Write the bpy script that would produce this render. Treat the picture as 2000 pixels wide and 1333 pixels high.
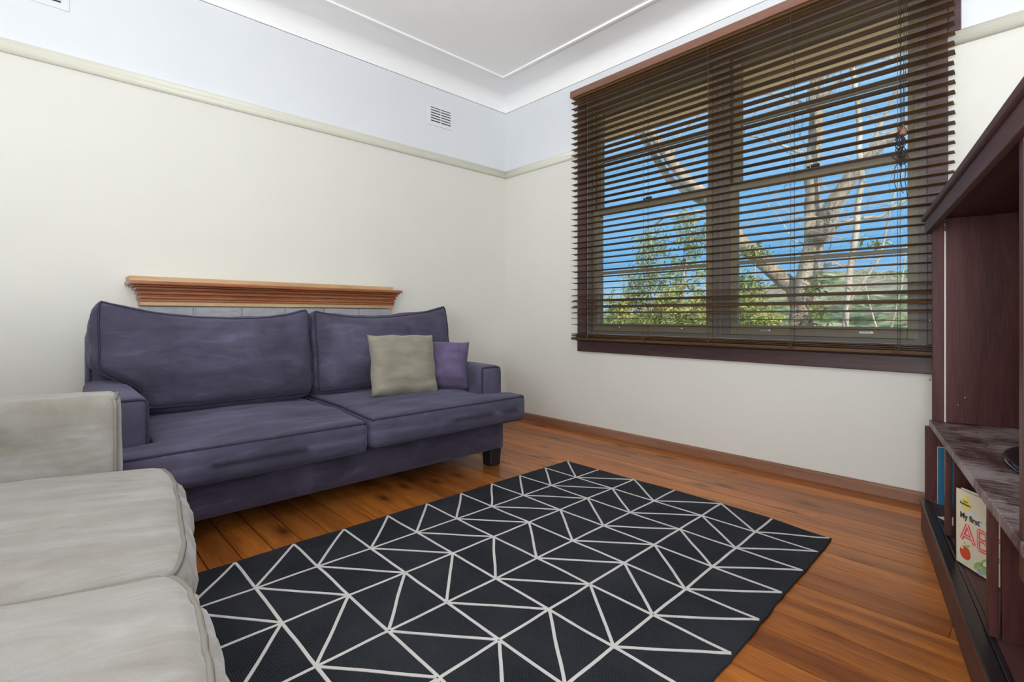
import bpy, bmesh, math, random
from math import sin, cos, pi, radians as R
from mathutils import Vector, Matrix, noise

for o in list(bpy.data.objects): bpy.data.objects.remove(o)
SC = bpy.context.scene
COL = SC.collection
random.seed(7)

# ------------------------------------------------------------------ camera
cd = bpy.data.cameras.new('camera'); cam = bpy.data.objects.new('camera', cd); COL.objects.link(cam)
cam.location = (3.282, -2.996, 0.88)
cam.rotation_euler = (R(90), 0, R(46.9))
cd.sensor_width = 36; cd.lens = 36 * 977 / 2000; cd.shift_y = -49.5 / 2000
cd.clip_start = 0.02; cd.clip_end = 500
SC.camera = cam

# ------------------------------------------------------------------ world
W = bpy.data.worlds.new('world'); SC.world = W; W.use_nodes = True
nt = W.node_tree; nt.nodes.clear()
tc = nt.nodes.new('ShaderNodeTexCoord'); sp = nt.nodes.new('ShaderNodeSeparateXYZ')
rp = nt.nodes.new('ShaderNodeValToRGB'); bg = nt.nodes.new('ShaderNodeBackground'); wo = nt.nodes.new('ShaderNodeOutputWorld')
nt.links.new(tc.outputs['Generated'], sp.inputs[0]); nt.links.new(sp.outputs['Z'], rp.inputs[0])
nt.links.new(rp.outputs[0], bg.inputs[0]); nt.links.new(bg.outputs[0], wo.inputs[0])
e = rp.color_ramp.elements
e[0].position = 0.0; e[0].color = (.50, .74, .94, 1)
e[1].position = 1.0; e[1].color = (.40, .67, .98, 1)
for p, c in ((.10, (.16, .49, .90, 1)), (.30, (.24, .56, .95, 1)), (.45, (.40, .67, .98, 1))):
    k = e.new(p); k.color = c
bg.inputs[1].default_value = 1.0

# ------------------------------------------------------------------ sun, and fill lamps in two added openings behind the camera
sd = bpy.data.lights.new('sun', 'SUN'); sd.energy = 5.5; sd.angle = R(.6); sd.color = (1, .93, .80)
so = bpy.data.objects.new('sun', sd); COL.objects.link(so); so.location = (20, -3, 20)
so.rotation_euler = Vector((-.62, .45, -.60)).to_track_quat('-Z', 'Y').to_euler()
def area(name, loc, direction, sx, sy, power, color):
    a = bpy.data.lights.new(name, 'AREA'); a.shape = 'RECTANGLE'; a.size = sx; a.size_y = sy; a.energy = power; a.color = color
    o = bpy.data.objects.new(name, a); COL.objects.link(o); o.location = loc
    o.rotation_euler = Vector(direction).to_track_quat('-Z', 'Z').to_euler()
    return o
area('fill_light_right', (4.38, -3.30, 1.50), (-1, 0, .30), 1.8, 1.9, 55, (.975, .985, 1))  # added fill lamp, mostly brightening the mantel wall
area('fill_light_rear', (3.45, -4.28, 1.20), (-.25, 1, 1.30), 1.3, 2.0, 200, (.975, .985, 1))  # added fill lamp, tilted up to brighten the ceiling
SC.view_settings.view_transform = 'Standard'; SC.view_settings.look = 'None'
SC.view_settings.exposure = 0.0; SC.view_settings.gamma = 1.0; SC.view_settings.use_curve_mapping = False

# ------------------------------------------------------------------ helpers
def tag(o, label=None, cat=None, group=None, kind=None):
    if label: o['label'] = label
    if cat: o['category'] = cat
    if group: o['group'] = group
    if kind: o['kind'] = kind
    return o
def empty(name, loc=(0, 0, 0), rz=0):
    o = bpy.data.objects.new(name, None); COL.objects.link(o)
    o.location = loc; o.rotation_euler = (0, 0, rz); o.empty_display_size = .1
    return o
def link(name, me, parent=None, mats=None):
    o = bpy.data.objects.new(name, me); COL.objects.link(o)
    if parent: o.parent = parent
    if mats is not None:
        for m in (mats if isinstance(mats, (list, tuple)) else [mats]): me.materials.append(m)
    return o
def mesh_of(bm, name, smooth=False):
    me = bpy.data.meshes.new(name); bm.to_mesh(me); bm.free()
    if smooth:
        for p in me.polygons: p.use_smooth = True
    return me
def add_box(bm, x0, x1, y0, y1, z0, z1, mi=0):
    vs = [bm.verts.new(c) for c in ((x0, y0, z0), (x1, y0, z0), (x1, y1, z0), (x0, y1, z0), (x0, y0, z1), (x1, y0, z1), (x1, y1, z1), (x0, y1, z1))]
    for f in ((0, 3, 2, 1), (4, 5, 6, 7), (0, 1, 5, 4), (1, 2, 6, 5), (2, 3, 7, 6), (3, 0, 4, 7)):
        bm.faces.new([vs[i] for i in f]).material_index = mi
def box(name, x0, x1, y0, y1, z0, z1, mat, parent=None, bev=0.0, seg=2):
    """one board or panel, with eased edges"""
    bm = bmesh.new(); add_box(bm, x0, x1, y0, y1, z0, z1)
    if bev: bmesh.ops.bevel(bm, geom=bm.edges[:], offset=bev, segments=seg, affect='EDGES', profile=.6)
    return link(name, mesh_of(bm, name), parent, mat)
def boxes(name, lst, mat, parent=None, bev=0.0):
    bm = bmesh.new()
    for b in lst: add_box(bm, *b)
    if bev: bmesh.ops.bevel(bm, geom=bm.edges[:], offset=bev, segments=1, affect='EDGES')
    return link(name, mesh_of(bm, name), parent, mat)
def add_tube(bm, pts, rad, n=8, cap=True, wob=0.0, closed=False):
    pts = [Vector(p) for p in pts]; N = len(pts); rings = []
    up = Vector((.13, .21, 1)).normalized()
    for i, p in enumerate(pts):
        if closed: t = pts[(i + 1) % N] - pts[i - 1]
        else: t = pts[min(i + 1, N - 1)] - pts[max(i - 1, 0)]
        if t.length < 1e-9: t = Vector((0, 0, 1))
        t.normalize()
        a = t.cross(up)
        if a.length < .05: a = t.cross(Vector((1, 0, 0)))
        a.normalize(); b = t.cross(a)
        r = rad[i] if isinstance(rad, (list, tuple)) else rad
        ring = []
        for k in range(n):
            an = 2 * pi * k / n
            rr = r * (1 + wob * noise.noise(p * 9 + Vector((cos(an), sin(an), 0)) * 1.3)) if wob else r
            ring.append(bm.verts.new(p + (a * cos(an) + b * sin(an)) * rr))
        rings.append(ring)
    for i in range(N if closed else N - 1):
        r0, r1 = rings[i], rings[(i + 1) % N]
        for k in range(n):
            bm.faces.new((r0[k], r0[(k + 1) % n], r1[(k + 1) % n], r1[k]))
    if cap and not closed:
        bm.faces.new(rings[0][::-1]); bm.faces.new(rings[-1])
def tube(name, pts, rad, mat, parent=None, n=8, wob=0.0, closed=False):
    bm = bmesh.new(); add_tube(bm, pts, rad, n, True, wob, closed)
    bmesh.ops.recalc_face_normals(bm, faces=bm.faces[:])
    return link(name, mesh_of(bm, name, True), parent, mat)
def extrude_profile(name, prof, x0, x1, mat, parent=None, axis='x', smooth=False, miter0=0.0, miter1=0.0):
    """profile of (depth, height) points swept along an axis; miters shift the ends with depth"""
    bm = bmesh.new(); A = []; B = []
    for dpt, h in prof:
        if axis == 'x':
            A.append(bm.verts.new((x0 + miter0 * dpt, -dpt, h))); B.append(bm.verts.new((x1 - miter1 * dpt, -dpt, h)))
        else:
            A.append(bm.verts.new((dpt, x0 + miter0 * dpt, h))); B.append(bm.verts.new((dpt, x1 - miter1 * dpt, h)))
    n = len(prof)
    for i in range(n):
        bm.faces.new((A[i], A[(i + 1) % n], B[(i + 1) % n], B[i]))
    bm.faces.new(A[::-1]); bm.faces.new(B)
    bmesh.ops.recalc_face_normals(bm, faces=bm.faces[:])
    return link(name, mesh_of(bm, name, smooth), parent, mat)
def smoothstep(a, b, x):
    t = max(0.0, min(1.0, (x - a) / (b - a))); return t * t * (3 - 2 * t)

# ------------------------------------------------------------------ materials
class NB:
    """small node builder"""
    def __init__(s, name):
        s.m = bpy.data.materials.new(name); s.m.use_nodes = True; s.t = s.m.node_tree
        s.p = s.t.nodes['Principled BSDF']; s.o = s.t.nodes['Material Output']
    def n(s, typ, **kw):
        nd = s.t.nodes.new(typ)
        for k, v in kw.items(): setattr(nd, k, v)
        return nd
    def l(s, a, b): s.t.links.new(a, b)
    def coords(s, scale=(1, 1, 1), rnd=False, which='Object'):
        c = s.n('ShaderNodeTexCoord'); mp = s.n('ShaderNodeMapping'); mp.inputs['Scale'].default_value = scale
        if rnd:
            oi = s.n('ShaderNodeObjectInfo'); mu = s.n('ShaderNodeVectorMath', operation='SCALE'); mu.inputs[0].default_value = (37, 17, 23)
            s.l(oi.outputs['Random'], mu.inputs['Scale']); ad = s.n('ShaderNodeVectorMath', operation='ADD')
            s.l(c.outputs[which], ad.inputs[0]); s.l(mu.outputs[0], ad.inputs[1]); s.l(ad.outputs[0], mp.inputs[0])
        else: s.l(c.outputs[which], mp.inputs[0])
        return mp.outputs[0]
    def noise(s, vec, scale, detail=4, rough=.55, dist=0.0):
        nd = s.n('ShaderNodeTexNoise'); nd.inputs['Scale'].default_value = scale; nd.inputs['Detail'].default_value = detail
        nd.inputs['Roughness'].default_value = rough; nd.inputs['Distortion'].default_value = dist
        s.l(vec, nd.inputs['Vector']); return nd.outputs['Fac']
    def ramp(s, fac, stops):
        r = s.n('ShaderNodeValToRGB'); el = r.color_ramp.elements
        while len(el) > 2: el.remove(el[-1])
        for i, (p, c) in enumerate(stops):
            k = el[i] if i < 2 else el.new(p)
            k.position = p; k.color = (*c, 1) if len(c) == 3 else c
        s.l(fac, r.inputs[0]); return r.outputs[0]
    def mix(s, fac, a, b, mode='MIX'):
        m = s.n('ShaderNodeMix', data_type='RGBA', blend_type=mode)
        for i, v in ((0, fac), (6, a), (7, b)):
            if hasattr(v, 'is_linked'): s.l(v, m.inputs[i])
            elif i == 0: m.inputs[0].default_value = v
            else: m.inputs[i].default_value = (*v, 1)
        return m.outputs[2]
    def bump(s, h, strength=.2, dist=.01):
        b = s.n('ShaderNodeBump'); b.inputs['Strength'].default_value = strength; b.inputs['Distance'].default_value = dist
        s.l(h, b.inputs['Height']); s.l(b.outputs[0], s.p.inputs['Normal'])
    def base(s, c):
        if hasattr(c, 'is_linked'): s.l(c, s.p.inputs['Base Color'])
        else: s.p.inputs['Base Color'].default_value = (*c, 1)
        return s
    def set(s, **kw):
        for k, v in kw.items(): s.p.inputs[k.replace('_', ' ')].default_value = v
        return s
def paint(name, c, rough=.6, var=.03, bump=.05):
    b = NB(name); v = b.coords(); f = b.noise(v, 3.0, 5)
    b.base(b.mix(f, tuple(x * (1 - var) for x in c), tuple(min(1, x * (1 + var)) for x in c))); b.set(Roughness=rough)
    b.bump(b.noise(v, 140, 2), bump, .002); return b.m
def wood(name, dark, mid, light, axis=0, scale=1.0, rough=.4, rnd=True, knots=0.0, coat=0.0, gloss_var=0.0, bump=.1, spec=.5):
    b = NB(name)
    st = [9.0, 9.0, 9.0]; st[axis] = .7
    v = b.coords(tuple(x * scale for x in st), rnd)
    g = b.noise(v, 1.6, 6, .6, .6)
    col = b.ramp(g, [(.32, dark), (.5, mid), (.68, light)])
    fine = b.noise(b.coords(tuple(x * scale * 6 for x in st), rnd), 3, 3)
    col = b.mix(.35, col, b.ramp(fine, [(.3, dark), (.7, light)]), 'MIX')
    if knots:
        ks = [6.0, 6.0, 6.0]; ks[axis] = 2.6
        vo = b.n('ShaderNodeTexVoronoi', voronoi_dimensions='2D'); vo.inputs['Scale'].default_value = 1.0
        b.l(b.coords(tuple(ks), rnd), vo.inputs['Vector'])
        kf = b.ramp(vo.outputs['Distance'], [(.04, (1, 1, 1)), (.13, (.45, .45, .45)), (.24, (0, 0, 0))])
        # only a part of the cells holds a knot
        sel = b.n('ShaderNodeSeparateColor'); b.l(vo.outputs['Color'], sel.inputs[0])
        th = b.n('ShaderNodeMath', operation='LESS_THAN'); th.inputs[1].default_value = knots; b.l(sel.outputs[0], th.inputs[0])
        mu = b.n('ShaderNodeMath', operation='MULTIPLY'); b.l(th.outputs[0], mu.inputs[0]); b.l(kf, mu.inputs[1])
        m2 = b.n('ShaderNodeMath', operation='MULTIPLY'); b.l(mu.outputs[0], m2.inputs[0]); m2.inputs[1].default_value = .8
        col = b.mix(m2.outputs[0], col, tuple(x * .22 for x in dark))
    if rnd:
        oi = b.n('ShaderNodeObjectInfo')
        col = b.mix(1.0, col, b.ramp(oi.outputs['Random'], [(0, (.66, .60, .58)), (.5, (.95, .95, .95)), (1, (1.2, 1.16, 1.04))]), 'MULTIPLY')
    b.base(col)
    b.set(Roughness=rough, Coat_Weight=coat, Coat_Roughness=.18, Specular_IOR_Level=spec)
    if gloss_var:
        mr = b.n('ShaderNodeMapRange'); mr.inputs['To Min'].default_value = rough - gloss_var; mr.inputs['To Max'].default_value = rough + gloss_var
        b.l(b.noise(b.coords((3, 3, 3)), 2, 4), mr.inputs['Value']); b.l(mr.outputs[0], b.p.inputs['Roughness'])
    b.bump(fine, bump, .002)
    return b.m
def plain(name, c, rough=.5, metal=0.0, **kw):
    b = NB(name); b.base(c); b.set(Roughness=rough, Metallic=metal, **kw)
    f = b.noise(b.coords(), 60, 2); b.bump(f, .04, .001); return b.m
def suede(name, dark, mid, light, streak):
    b = NB(name)
    big = b.noise(b.coords((1, 1, 1), True), 3.2, 6, .6, .5)
    st = b.noise(b.coords(streak, True), 2.0, 6, .65, .8)
    col = b.ramp(big, [(.30, dark), (.52, mid), (.75, light)])
    col = b.mix(.45, col, b.ramp(st, [(.32, dark), (.55, mid), (.72, light)]))
    spec = b.noise(b.coords(), 45, 2)
    b.base(col); b.set(Roughness=.92, Sheen_Weight=.35, Sheen_Roughness=.45, Specular_IOR_Level=.15)
    b.p.inputs['Sheen Tint'].default_value = (*[min(1, x * 2.2 + .1) for x in light], 1)
    ad = b.n('ShaderNodeMath', operation='ADD'); b.l(st, ad.inputs[0]); b.l(b.noise(b.coords(), 380, 2), ad.inputs[1])
    b.bump(ad.outputs[0], .22, .004); return b.m

M = {}
M['cream'] = paint('wall_paint_cream', (.705, .70, .645))
M['white'] = paint('wall_paint_cool_white', (.715, .74, .77))
M['ceil'] = paint('ceiling_paint', (.92, .92, .925), .7)
M['rail'] = paint('picture_rail_paint', (.66, .65, .56), .4)
M['floor'] = wood('floorboard_wood', (.17, .042, .008), (.40, .122, .022), (.60, .225, .048), 0, 1.0, .34, True, .40, .10, .06, .06, .4)
M['gap'] = plain('floor_gap_dark', (.03, .015, .01), .9)
M['skirt'] = wood('skirting_wood', (.16, .065, .035), (.25, .11, .06), (.33, .17, .11), 0, 1.0, .55, False)
M['darkwood'] = wood('window_wood_dark', (.035, .017, .018), (.065, .032, .032), (.11, .062, .062), 0, 1.2, .42, False)
M['slat'] = wood('blind_slat_wood', (.060, .029, .011), (.096, .048, .017), (.138, .074, .027), 0, 1.5, .5, True, bump=.04, spec=.3)
M['valance'] = wood('blind_valance_wood', (.16, .075, .05), (.22, .105, .072), (.28, .14, .10), 0, 1.5, .45, False)
M['sash'] = paint('sash_paint', (.165, .138, .092), .45)
M['jamb'] = paint('jamb_paint', (.115, .098, .088), .5)
M['cab'] = wood('cabinet_mahogany', (.046, .015, .014), (.080, .026, .024), (.125, .047, .042), 2, .9, .42, False, coat=.0, bump=.05, spec=.22)
M['cabx'] = wood('cabinet_mahogany_long_grain', (.046, .015, .014), (.080, .026, .024), (.125, .047, .042), 0, .9, .52, False, coat=.0, bump=.05, spec=.6)
M['mant'] = wood('mantel_stained_wood', (.20, .055, .02), (.34, .105, .04), (.44, .17, .07), 1, 1.0, .35, False, coat=.2)
M['pine'] = wood('mantel_raw_pine', (.42, .25, .11), (.55, .35, .17), (.64, .44, .24), 1, 1.0, .55, False)
M['purple'] = suede('suede_purple', (.040, .035, .052), (.070, .063, .098), (.135, .126, .200), (2, 9, 9))
M['purple_pipe'] = plain('piping_navy', (.022, .020, .045), .8)
M['lilac'] = suede('suede_lilac', (.058, .042, .078), (.098, .074, .135), (.17, .132, .24), (4, 4, 4))
M['grey'] = suede('suede_grey', (.205, .186, .150), (.315, .298, .268), (.43, .425, .44), (9, 2, 9))
M['grey_pipe'] = plain('piping_grey', (.22, .205, .175), .85)
M['taupe'] = suede('suede_taupe', (.18, .165, .125), (.265, .245, .195), (.34, .32, .26), (3, 3, 8))
M['black'] = plain('foot_black', (.012, .012, .014), .4)
M['gloss'] = plain('gloss_black', (.006, .006, .009), .06)
M['matteblack'] = plain('matte_black', (.012, .012, .013), .5)
M['cord'] = plain('cord_dark', (.03, .022, .018), .8)
M['ladder'] = plain('ladder_string', (.11, .065, .04), .8)
M['ventw'] = paint('vent_paint', (.73, .755, .785), .5)
M['slot'] = plain('vent_slot_dark', (.02, .02, .022), .9)
M['metal'] = plain('steel_pin', (.45, .43, .42), .35, 1.0)
M['lock'] = plain('sash_lock_dark', (.03, .025, .02), .4)
def mk_top():
    b = NB('worktop_worn_mahogany')
    g = b.noise(b.coords((1.2, 14, 14)), 2.5, 6, .65, .4)
    col = b.ramp(g, [(.3, (.04, .014, .012)), (.55, (.085, .032, .025)), (.75, (.13, .06, .048))])
    wr = b.noise(b.coords((26, 7, 8)), 2.4, 8, .78, .6); big = b.noise(b.coords(), 4, 3)
    ad = b.n('ShaderNodeMath', operation='MULTIPLY'); b.l(wr, ad.inputs[0]); b.l(big, ad.inputs[1])
    f = b.ramp(ad.outputs[0], [(.19, (0, 0, 0)), (.31, (.85, .85, .85))])
    b.base(b.mix(f, col, (.46, .39, .39))); b.set(Roughness=.45); b.bump(wr, .25, .002); return b.m
M['worktop'] = mk_top()
M['track'] = plain('track_black', (.016, .012, .015), .3)
M['highlight'] = plain('pale_edge_highlight', (.70, .62, .60), .4)  # pale colour standing in for a highlight on the panel edge
def mk_rug():
    b = NB('rug_woven_charcoal')
    ch = b.n('ShaderNodeTexBrick'); ch.inputs['Scale'].default_value = 1.0
    ch.inputs['Brick Width'].default_value = .010; ch.inputs['Row Height'].default_value = .006; ch.inputs['Mortar Size'].default_value = .0014
    b.l(b.coords(), ch.inputs['Vector'])
    ch.inputs['Color1'].default_value = (.020, .024, .032, 1); ch.inputs['Color2'].default_value = (.032, .036, .046, 1); ch.inputs['Mortar'].default_value = (.010, .011, .014, 1)
    n = b.noise(b.coords(), 4, 5); fl = b.noise(b.coords(), 160, 2)
    c = b.mix(b.ramp(n, [(.35, (0, 0, 0)), (.7, (.5, .5, .5))]), ch.outputs['Color'], (.040, .043, .050))
    c = b.mix(b.ramp(fl, [(.72, (0, 0, 0)), (.80, (.35, .35, .35))]), c, (.13, .13, .14))
    b.base(c); b.set(Roughness=.95, Specular_IOR_Level=.2); b.bump(ch.outputs['Fac'], -.5, .003); return b.m
M['rug'] = mk_rug()
M['rugline'] = paint('rug_line_white', (.62, .60, .58), .9, .10, .6)
def mk_brick():
    b = NB('painted_grey_brick'); v = b.coords((1, 1, 1), True)
    n = b.noise(v, 9, 6, .7); s = b.noise(b.coords((4, 1.5, 14), True), 6, 4)
    c = b.ramp(n, [(.3, (.33, .33, .35)), (.6, (.43, .43, .45)), (.8, (.50, .50, .51))])
    c = b.mix(b.ramp(s, [(.60, (0, 0, 0)), (.72, (.6, .6, .6))]), c, (.24, .24, .26))
    b.base(c); b.set(Roughness=.85); b.bump(n, .5, .006); return b.m
M['brick'] = mk_brick(); M['mortar'] = paint('mortar_grey', (.50, .50, .50), .9, .08, .4)
def mk_glass():
    b = NB('window_glass'); tr = b.n('ShaderNodeBsdfTransparent'); gl = b.n('ShaderNodeBsdfGlossy'); gl.inputs['Roughness'].default_value = .01
    fr = b.n('ShaderNodeFresnel'); fr.inputs['IOR'].default_value = 1.5; mx = b.n('ShaderNodeMixShader')
    tr.inputs[0].default_value = (.97, .985, .98, 1)
    b.l(fr.outputs[0], mx.inputs[0]); b.l(tr.outputs[0], mx.inputs[1]); b.l(gl.outputs[0], mx.inputs[2]); b.l(mx.outputs[0], b.o.inputs[0]); return b.m
M['glass'] = mk_glass()
def mk_bark(name, dark, mid, light):
    b = NB(name); v = b.coords((6, 6, 2)); n = b.noise(v, 2.2, 7, .7, .8); p = b.noise(b.coords((1, 1, 1)), 2.5, 4)
    c = b.mix(b.ramp(p, [(.4, (0, 0, 0)), (.6, (1, 1, 1))]), b.ramp(n, [(.3, dark), (.5, mid), (.7, light)]), b.ramp(n, [(.35, mid), (.6, light)]))
    b.base(c); b.set(Roughness=.95); b.bump(n, .9, .03); return b.m
M['bark'] = mk_bark('gum_bark', (.13, .095, .07), (.36, .28, .205), (.60, .50, .39))
M['bark2'] = mk_bark('pale_bark', (.30, .22, .16), (.52, .42, .32), (.68, .58, .46))
def mk_leaf(name, a, bb, c):
    b = NB(name); at = b.n('ShaderNodeAttribute'); at.attribute_name = 'tint'
    col = b.ramp(at.outputs['Fac'], [(0, a), (.5, bb), (1, c)])
    b.base(col); b.set(Roughness=.5)
    tl = b.n('ShaderNodeBsdfTranslucent'); b.l(col, tl.inputs[0]); ms = b.n('ShaderNodeMixShader'); ms.inputs[0].default_value = .35
    b.l(b.p.outputs[0], ms.inputs[1]); b.l(tl.outputs[0], ms.inputs[2]); b.l(ms.outputs[0], b.o.inputs[0]); return b.m
M['leaf'] = mk_leaf('leaf_green', (.09, .125, .04), (.33, .38, .11), (.78, .70, .24))
def mk_hill():
    b = NB('hill_scrub'); v = b.coords(); n = b.noise(v, .45, 8, .7, .5); g = b.noise(v, .09, 4)
    c = b.ramp(n, [(.36, (.025, .04, .02)), (.47, (.10, .135, .06)), (.57, (.30, .32, .15)), (.70, (.60, .54, .40))])
    c = b.mix(b.ramp(g, [(.5, (0, 0, 0)), (.65, (.6, .6, .6))]), c, (.46, .38, .31))
    b.base(c); b.set(Roughness=1.0); b.bump(n, 1.0, .6); return b.m
M['hill'] = mk_hill()
M['ground'] = paint('dry_ground', (.42, .33, .27), .95, .25, .5)
M['eave'] = paint('eave_soffit_paint', (.80, .60, .33), .6)
M['gutter'] = paint('gutter_paint', (.30, .30, .31), .5)

# ------------------------------------------------------------------ the room
XR, YB, ZC = 4.4, -4.3, 2.78            # right wall, rear wall, ceiling
RZ = 2.12                                # paint line behind the picture rail
def wall(name, cells, label):
    bm = bmesh.new()
    for c in cells: add_box(bm, *c)
    o = link(name, mesh_of(bm, name), None, [M['cream'], M['white']]); tag(o, label, 'wall', kind='structure'); return o
def split(x0, x1, y0, y1, z0, z1):
    out = []
    if z0 < RZ: out.append((x0, x1, y0, y1, z0, min(z1, RZ), 0))
    if z1 > RZ: out.append((x0, x1, y0, y1, max(z0, RZ), z1, 1))
    return out
OX0, OX1, OZ0, OZ1 = .915, 2.905, .745, 2.475          # the big window opening
wall('wall_left', split(-.15, 0, YB - .15, .15, -.1, 2.9), 'cream wall with the mantelpiece, white above the picture rail')
wall('wall_front', split(0, OX0, 0, .15, -.1, 2.9) + split(OX1, XR, 0, .15, -.1, 2.9) + split(OX0, OX1, 0, .15, -.1, OZ0) + split(OX0, OX1, 0, .15, OZ1, 2.9),
     'cream wall holding the wide window with the wooden blind')
wall('wall_right', split(XR, XR + .15, -2.35, .15, -.1, 2.9) + split(XR, XR + .15, YB - .15, -4.25, -.1, 2.9) + split(XR, XR + .15, -4.25, -2.35, -.1, .50) + split(XR, XR + .15, -4.25, -2.35, 2.50, 2.9),
     'cream side wall behind the tall dark entertainment unit')
wall('wall_rear', split(0, 2.75, YB - .15, YB, -.1, 2.9) + split(4.15, XR, YB - .15, YB, -.1, 2.9) + split(2.75, 4.15, YB - .15, YB, 2.25, 2.9) + split(2.75, 4.15, YB - .15, YB, -.1, -.001),
     'cream wall behind the grey sofa')
w = empty('added_window', (XR + .07, -3.30, .50)); tag(w, 'added tall window for fill light in the side wall beyond the entertainment unit', 'window', kind='structure')  # unseen opening, added to give the side fill lamp a source
boxes('added_window_frame', [(-.02, .02, -.95, .95, 0, .06), (-.02, .02, -.95, .95, 1.94, 2.0), (-.02, .02, -.95, -.89, .06, 1.94), (-.02, .02, .89, .95, .06, 1.94), (-.02, .02, -.03, .03, .06, 1.94)], M['sash'], w)
for ya, yb in ((-.895, -.025), (.025, .895)): box('pane', -.003, .001, ya, yb, .055, 1.945, M['glass'], w)  # panes of the added window
o = box('sun_block_roof', XR + .16, 7.4, -7.5, .1, 2.62, 2.70, M['eave']); tag(o, 'added tan roof blocking sun outside the added side window', 'roof', kind='structure')  # unseen slab, added to keep the sun out of the side opening

w = empty('added_door', (3.45, YB - .07, 0)); tag(w, 'added glazed doors for fill light behind the grey sofa', 'door', kind='structure')  # unseen doors, added as the source of the rear fill lamp
for xa, xb in ((-.70, -.002), (.002, .70)):
    lf_ = boxes('added_door_leaf', [(xa, xa + .07, -.02, .02, 0, 2.25), (xb - .07, xb, -.02, .02, 0, 2.25), (xa + .07, xb - .07, -.02, .02, 0, .12), (xa + .07, xb - .07, -.02, .02, 2.16, 2.25)], M['sash'], w)
    box('pane', xa + .065, xb - .065, -.003, .001, .115, 2.165, M['glass'], lf_)  # pane of the added door
# ceiling with its raised bead, coved cornice
o = box('ceiling', -.15, XR + .15, YB - .15, .15, ZC, ZC + .12, M['ceil']); tag(o, 'flat white plaster ceiling with thin raised bead', 'ceiling', kind='structure')
def ring_strip(name, inset, w, z0, z1, mat, label):
    bm = bmesh.new(); a, b = inset, inset + w
    X0, X1, Y0, Y1 = 0, XR, YB, 0
    add_box(bm, X0 + a, X0 + b, Y0 + a, Y1 - a, z0, z1); add_box(bm, X1 - b, X1 - a, Y0 + a, Y1 - a, z0, z1)
    add_box(bm, X0 + b, X1 - b, Y0 + a, Y0 + b, z0, z1); add_box(bm, X0 + b, X1 - b, Y1 - b, Y1 - a, z0, z1)
    o = link(name, mesh_of(bm, name), None, mat); tag(o, label, 'trim', kind='structure')
ring_strip('trim_1', .315, .022, ZC - .012, ZC, M['ceil'], 'thin white plaster bead framing the ceiling')
def sweep_room(name, prof, mat, label, smooth=True):
    """profile of (distance from wall, height) run around the four walls with mitred corners"""
    bm = bmesh.new(); cs = [(0, 0, 1, -1), (XR, 0, -1, -1), (XR, YB, -1, 1), (0, YB, 1, 1)]
    rings = [[bm.verts.new((cx + sx * dpt, cy + sy * dpt, h)) for dpt, h in prof] for cx, cy, sx, sy in cs]
    for i in range(4):
        a, b = rings[i], rings[(i + 1) % 4]
        for k in range(len(prof) - 1): bm.faces.new((a[k], a[k + 1], b[k + 1], b[k]))
    bmesh.ops.recalc_face_normals(bm, faces=bm.faces[:])
    me = mesh_of(bm, name)
    o = link(name, me, None, mat); tag(o, label, 'trim', kind='structure')
    return o
cove = [(0, 2.672)] + [(.105 * (1 - cos(a)), 2.675 + .105 * sin(a)) for a in [pi / 2 * i / 14 for i in range(15)]]
sweep_room('trim_2', cove, M['ceil'], 'white coved cornice between walls and ceiling')

# picture rail (left wall whole, window wall left and right of the blind)
prail = [(0, 2.094), (.012, 2.094), (.020, 2.100), (.027, 2.112), (.026, 2.122), (.018, 2.130), (.020, 2.138), (.026, 2.146), (.022, 2.153), (0, 2.153)]
o = extrude_profile('trim_3', prail, YB, 0, M['rail'], None, 'y', True, 0, 1); tag(o, 'cream picture rail along the mantelpiece wall', 'picture rail', kind='structure')
o = extrude_profile('trim_4', prail, 0, .832, M['rail'], None, 'x', True, 1, 0); tag(o, 'short cream picture rail between room corner and window', 'picture rail', kind='structure')
o = extrude_profile('trim_5', prail, 2.978, XR, M['rail'], None, 'x', True, 0, 0); tag(o, 'cream picture rail beyond the blind above the entertainment unit', 'picture rail', kind='structure')

# floor: every board a piece
fl = box('floor', 0, XR, YB, 0, -.08, -.0195, M['gap']); tag(fl, 'polished orange brown timber floorboards with knots', 'floor', kind='structure')
PITCH, y = .1068, -.008
y0 = -.019
row = 0
while y0 > YB + .01:
    ya, yb = max(y0 - PITCH + .0042, YB), y0
    cuts = [0] + sorted(random.sample([.9, 1.5, 2.1, 2.6, 3.1, 3.7], 1)) + [XR] if row % 3 else [0, XR]
    for i in range(len(cuts) - 1):
        xa, xb = cuts[i] + (.0006 if i else 0), cuts[i + 1] - .0006
        cx, cy = (xa + xb) / 2, (ya + yb) / 2
        bm = bmesh.new(); add_box(bm, xa - cx, xb - cx, ya - cy, yb - cy, -.019, 0)
        p = link('floorboard', mesh_of(bm, 'floorboard'), fl, M['floor']); p.location = (cx, cy, 0)
    y0 -= PITCH; row += 1

# skirting boards
sk = [(0, 0), (.018, 0), (.018, .044), (.015, .052), (.008, .056), (0, .056)]
o = extrude_profile('baseboard_front', sk, 0, XR, M['skirt'], None, 'x', False, 1, 0); tag(o, 'low dusty brown timber skirting under the window', 'skirting', kind='structure')
o = extrude_profile('baseboard_left', sk, YB, 0, M['skirt'], None, 'y', False, 0, 1); tag(o, 'low brown timber skirting along the mantelpiece wall', 'skirting', kind='structure')

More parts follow.
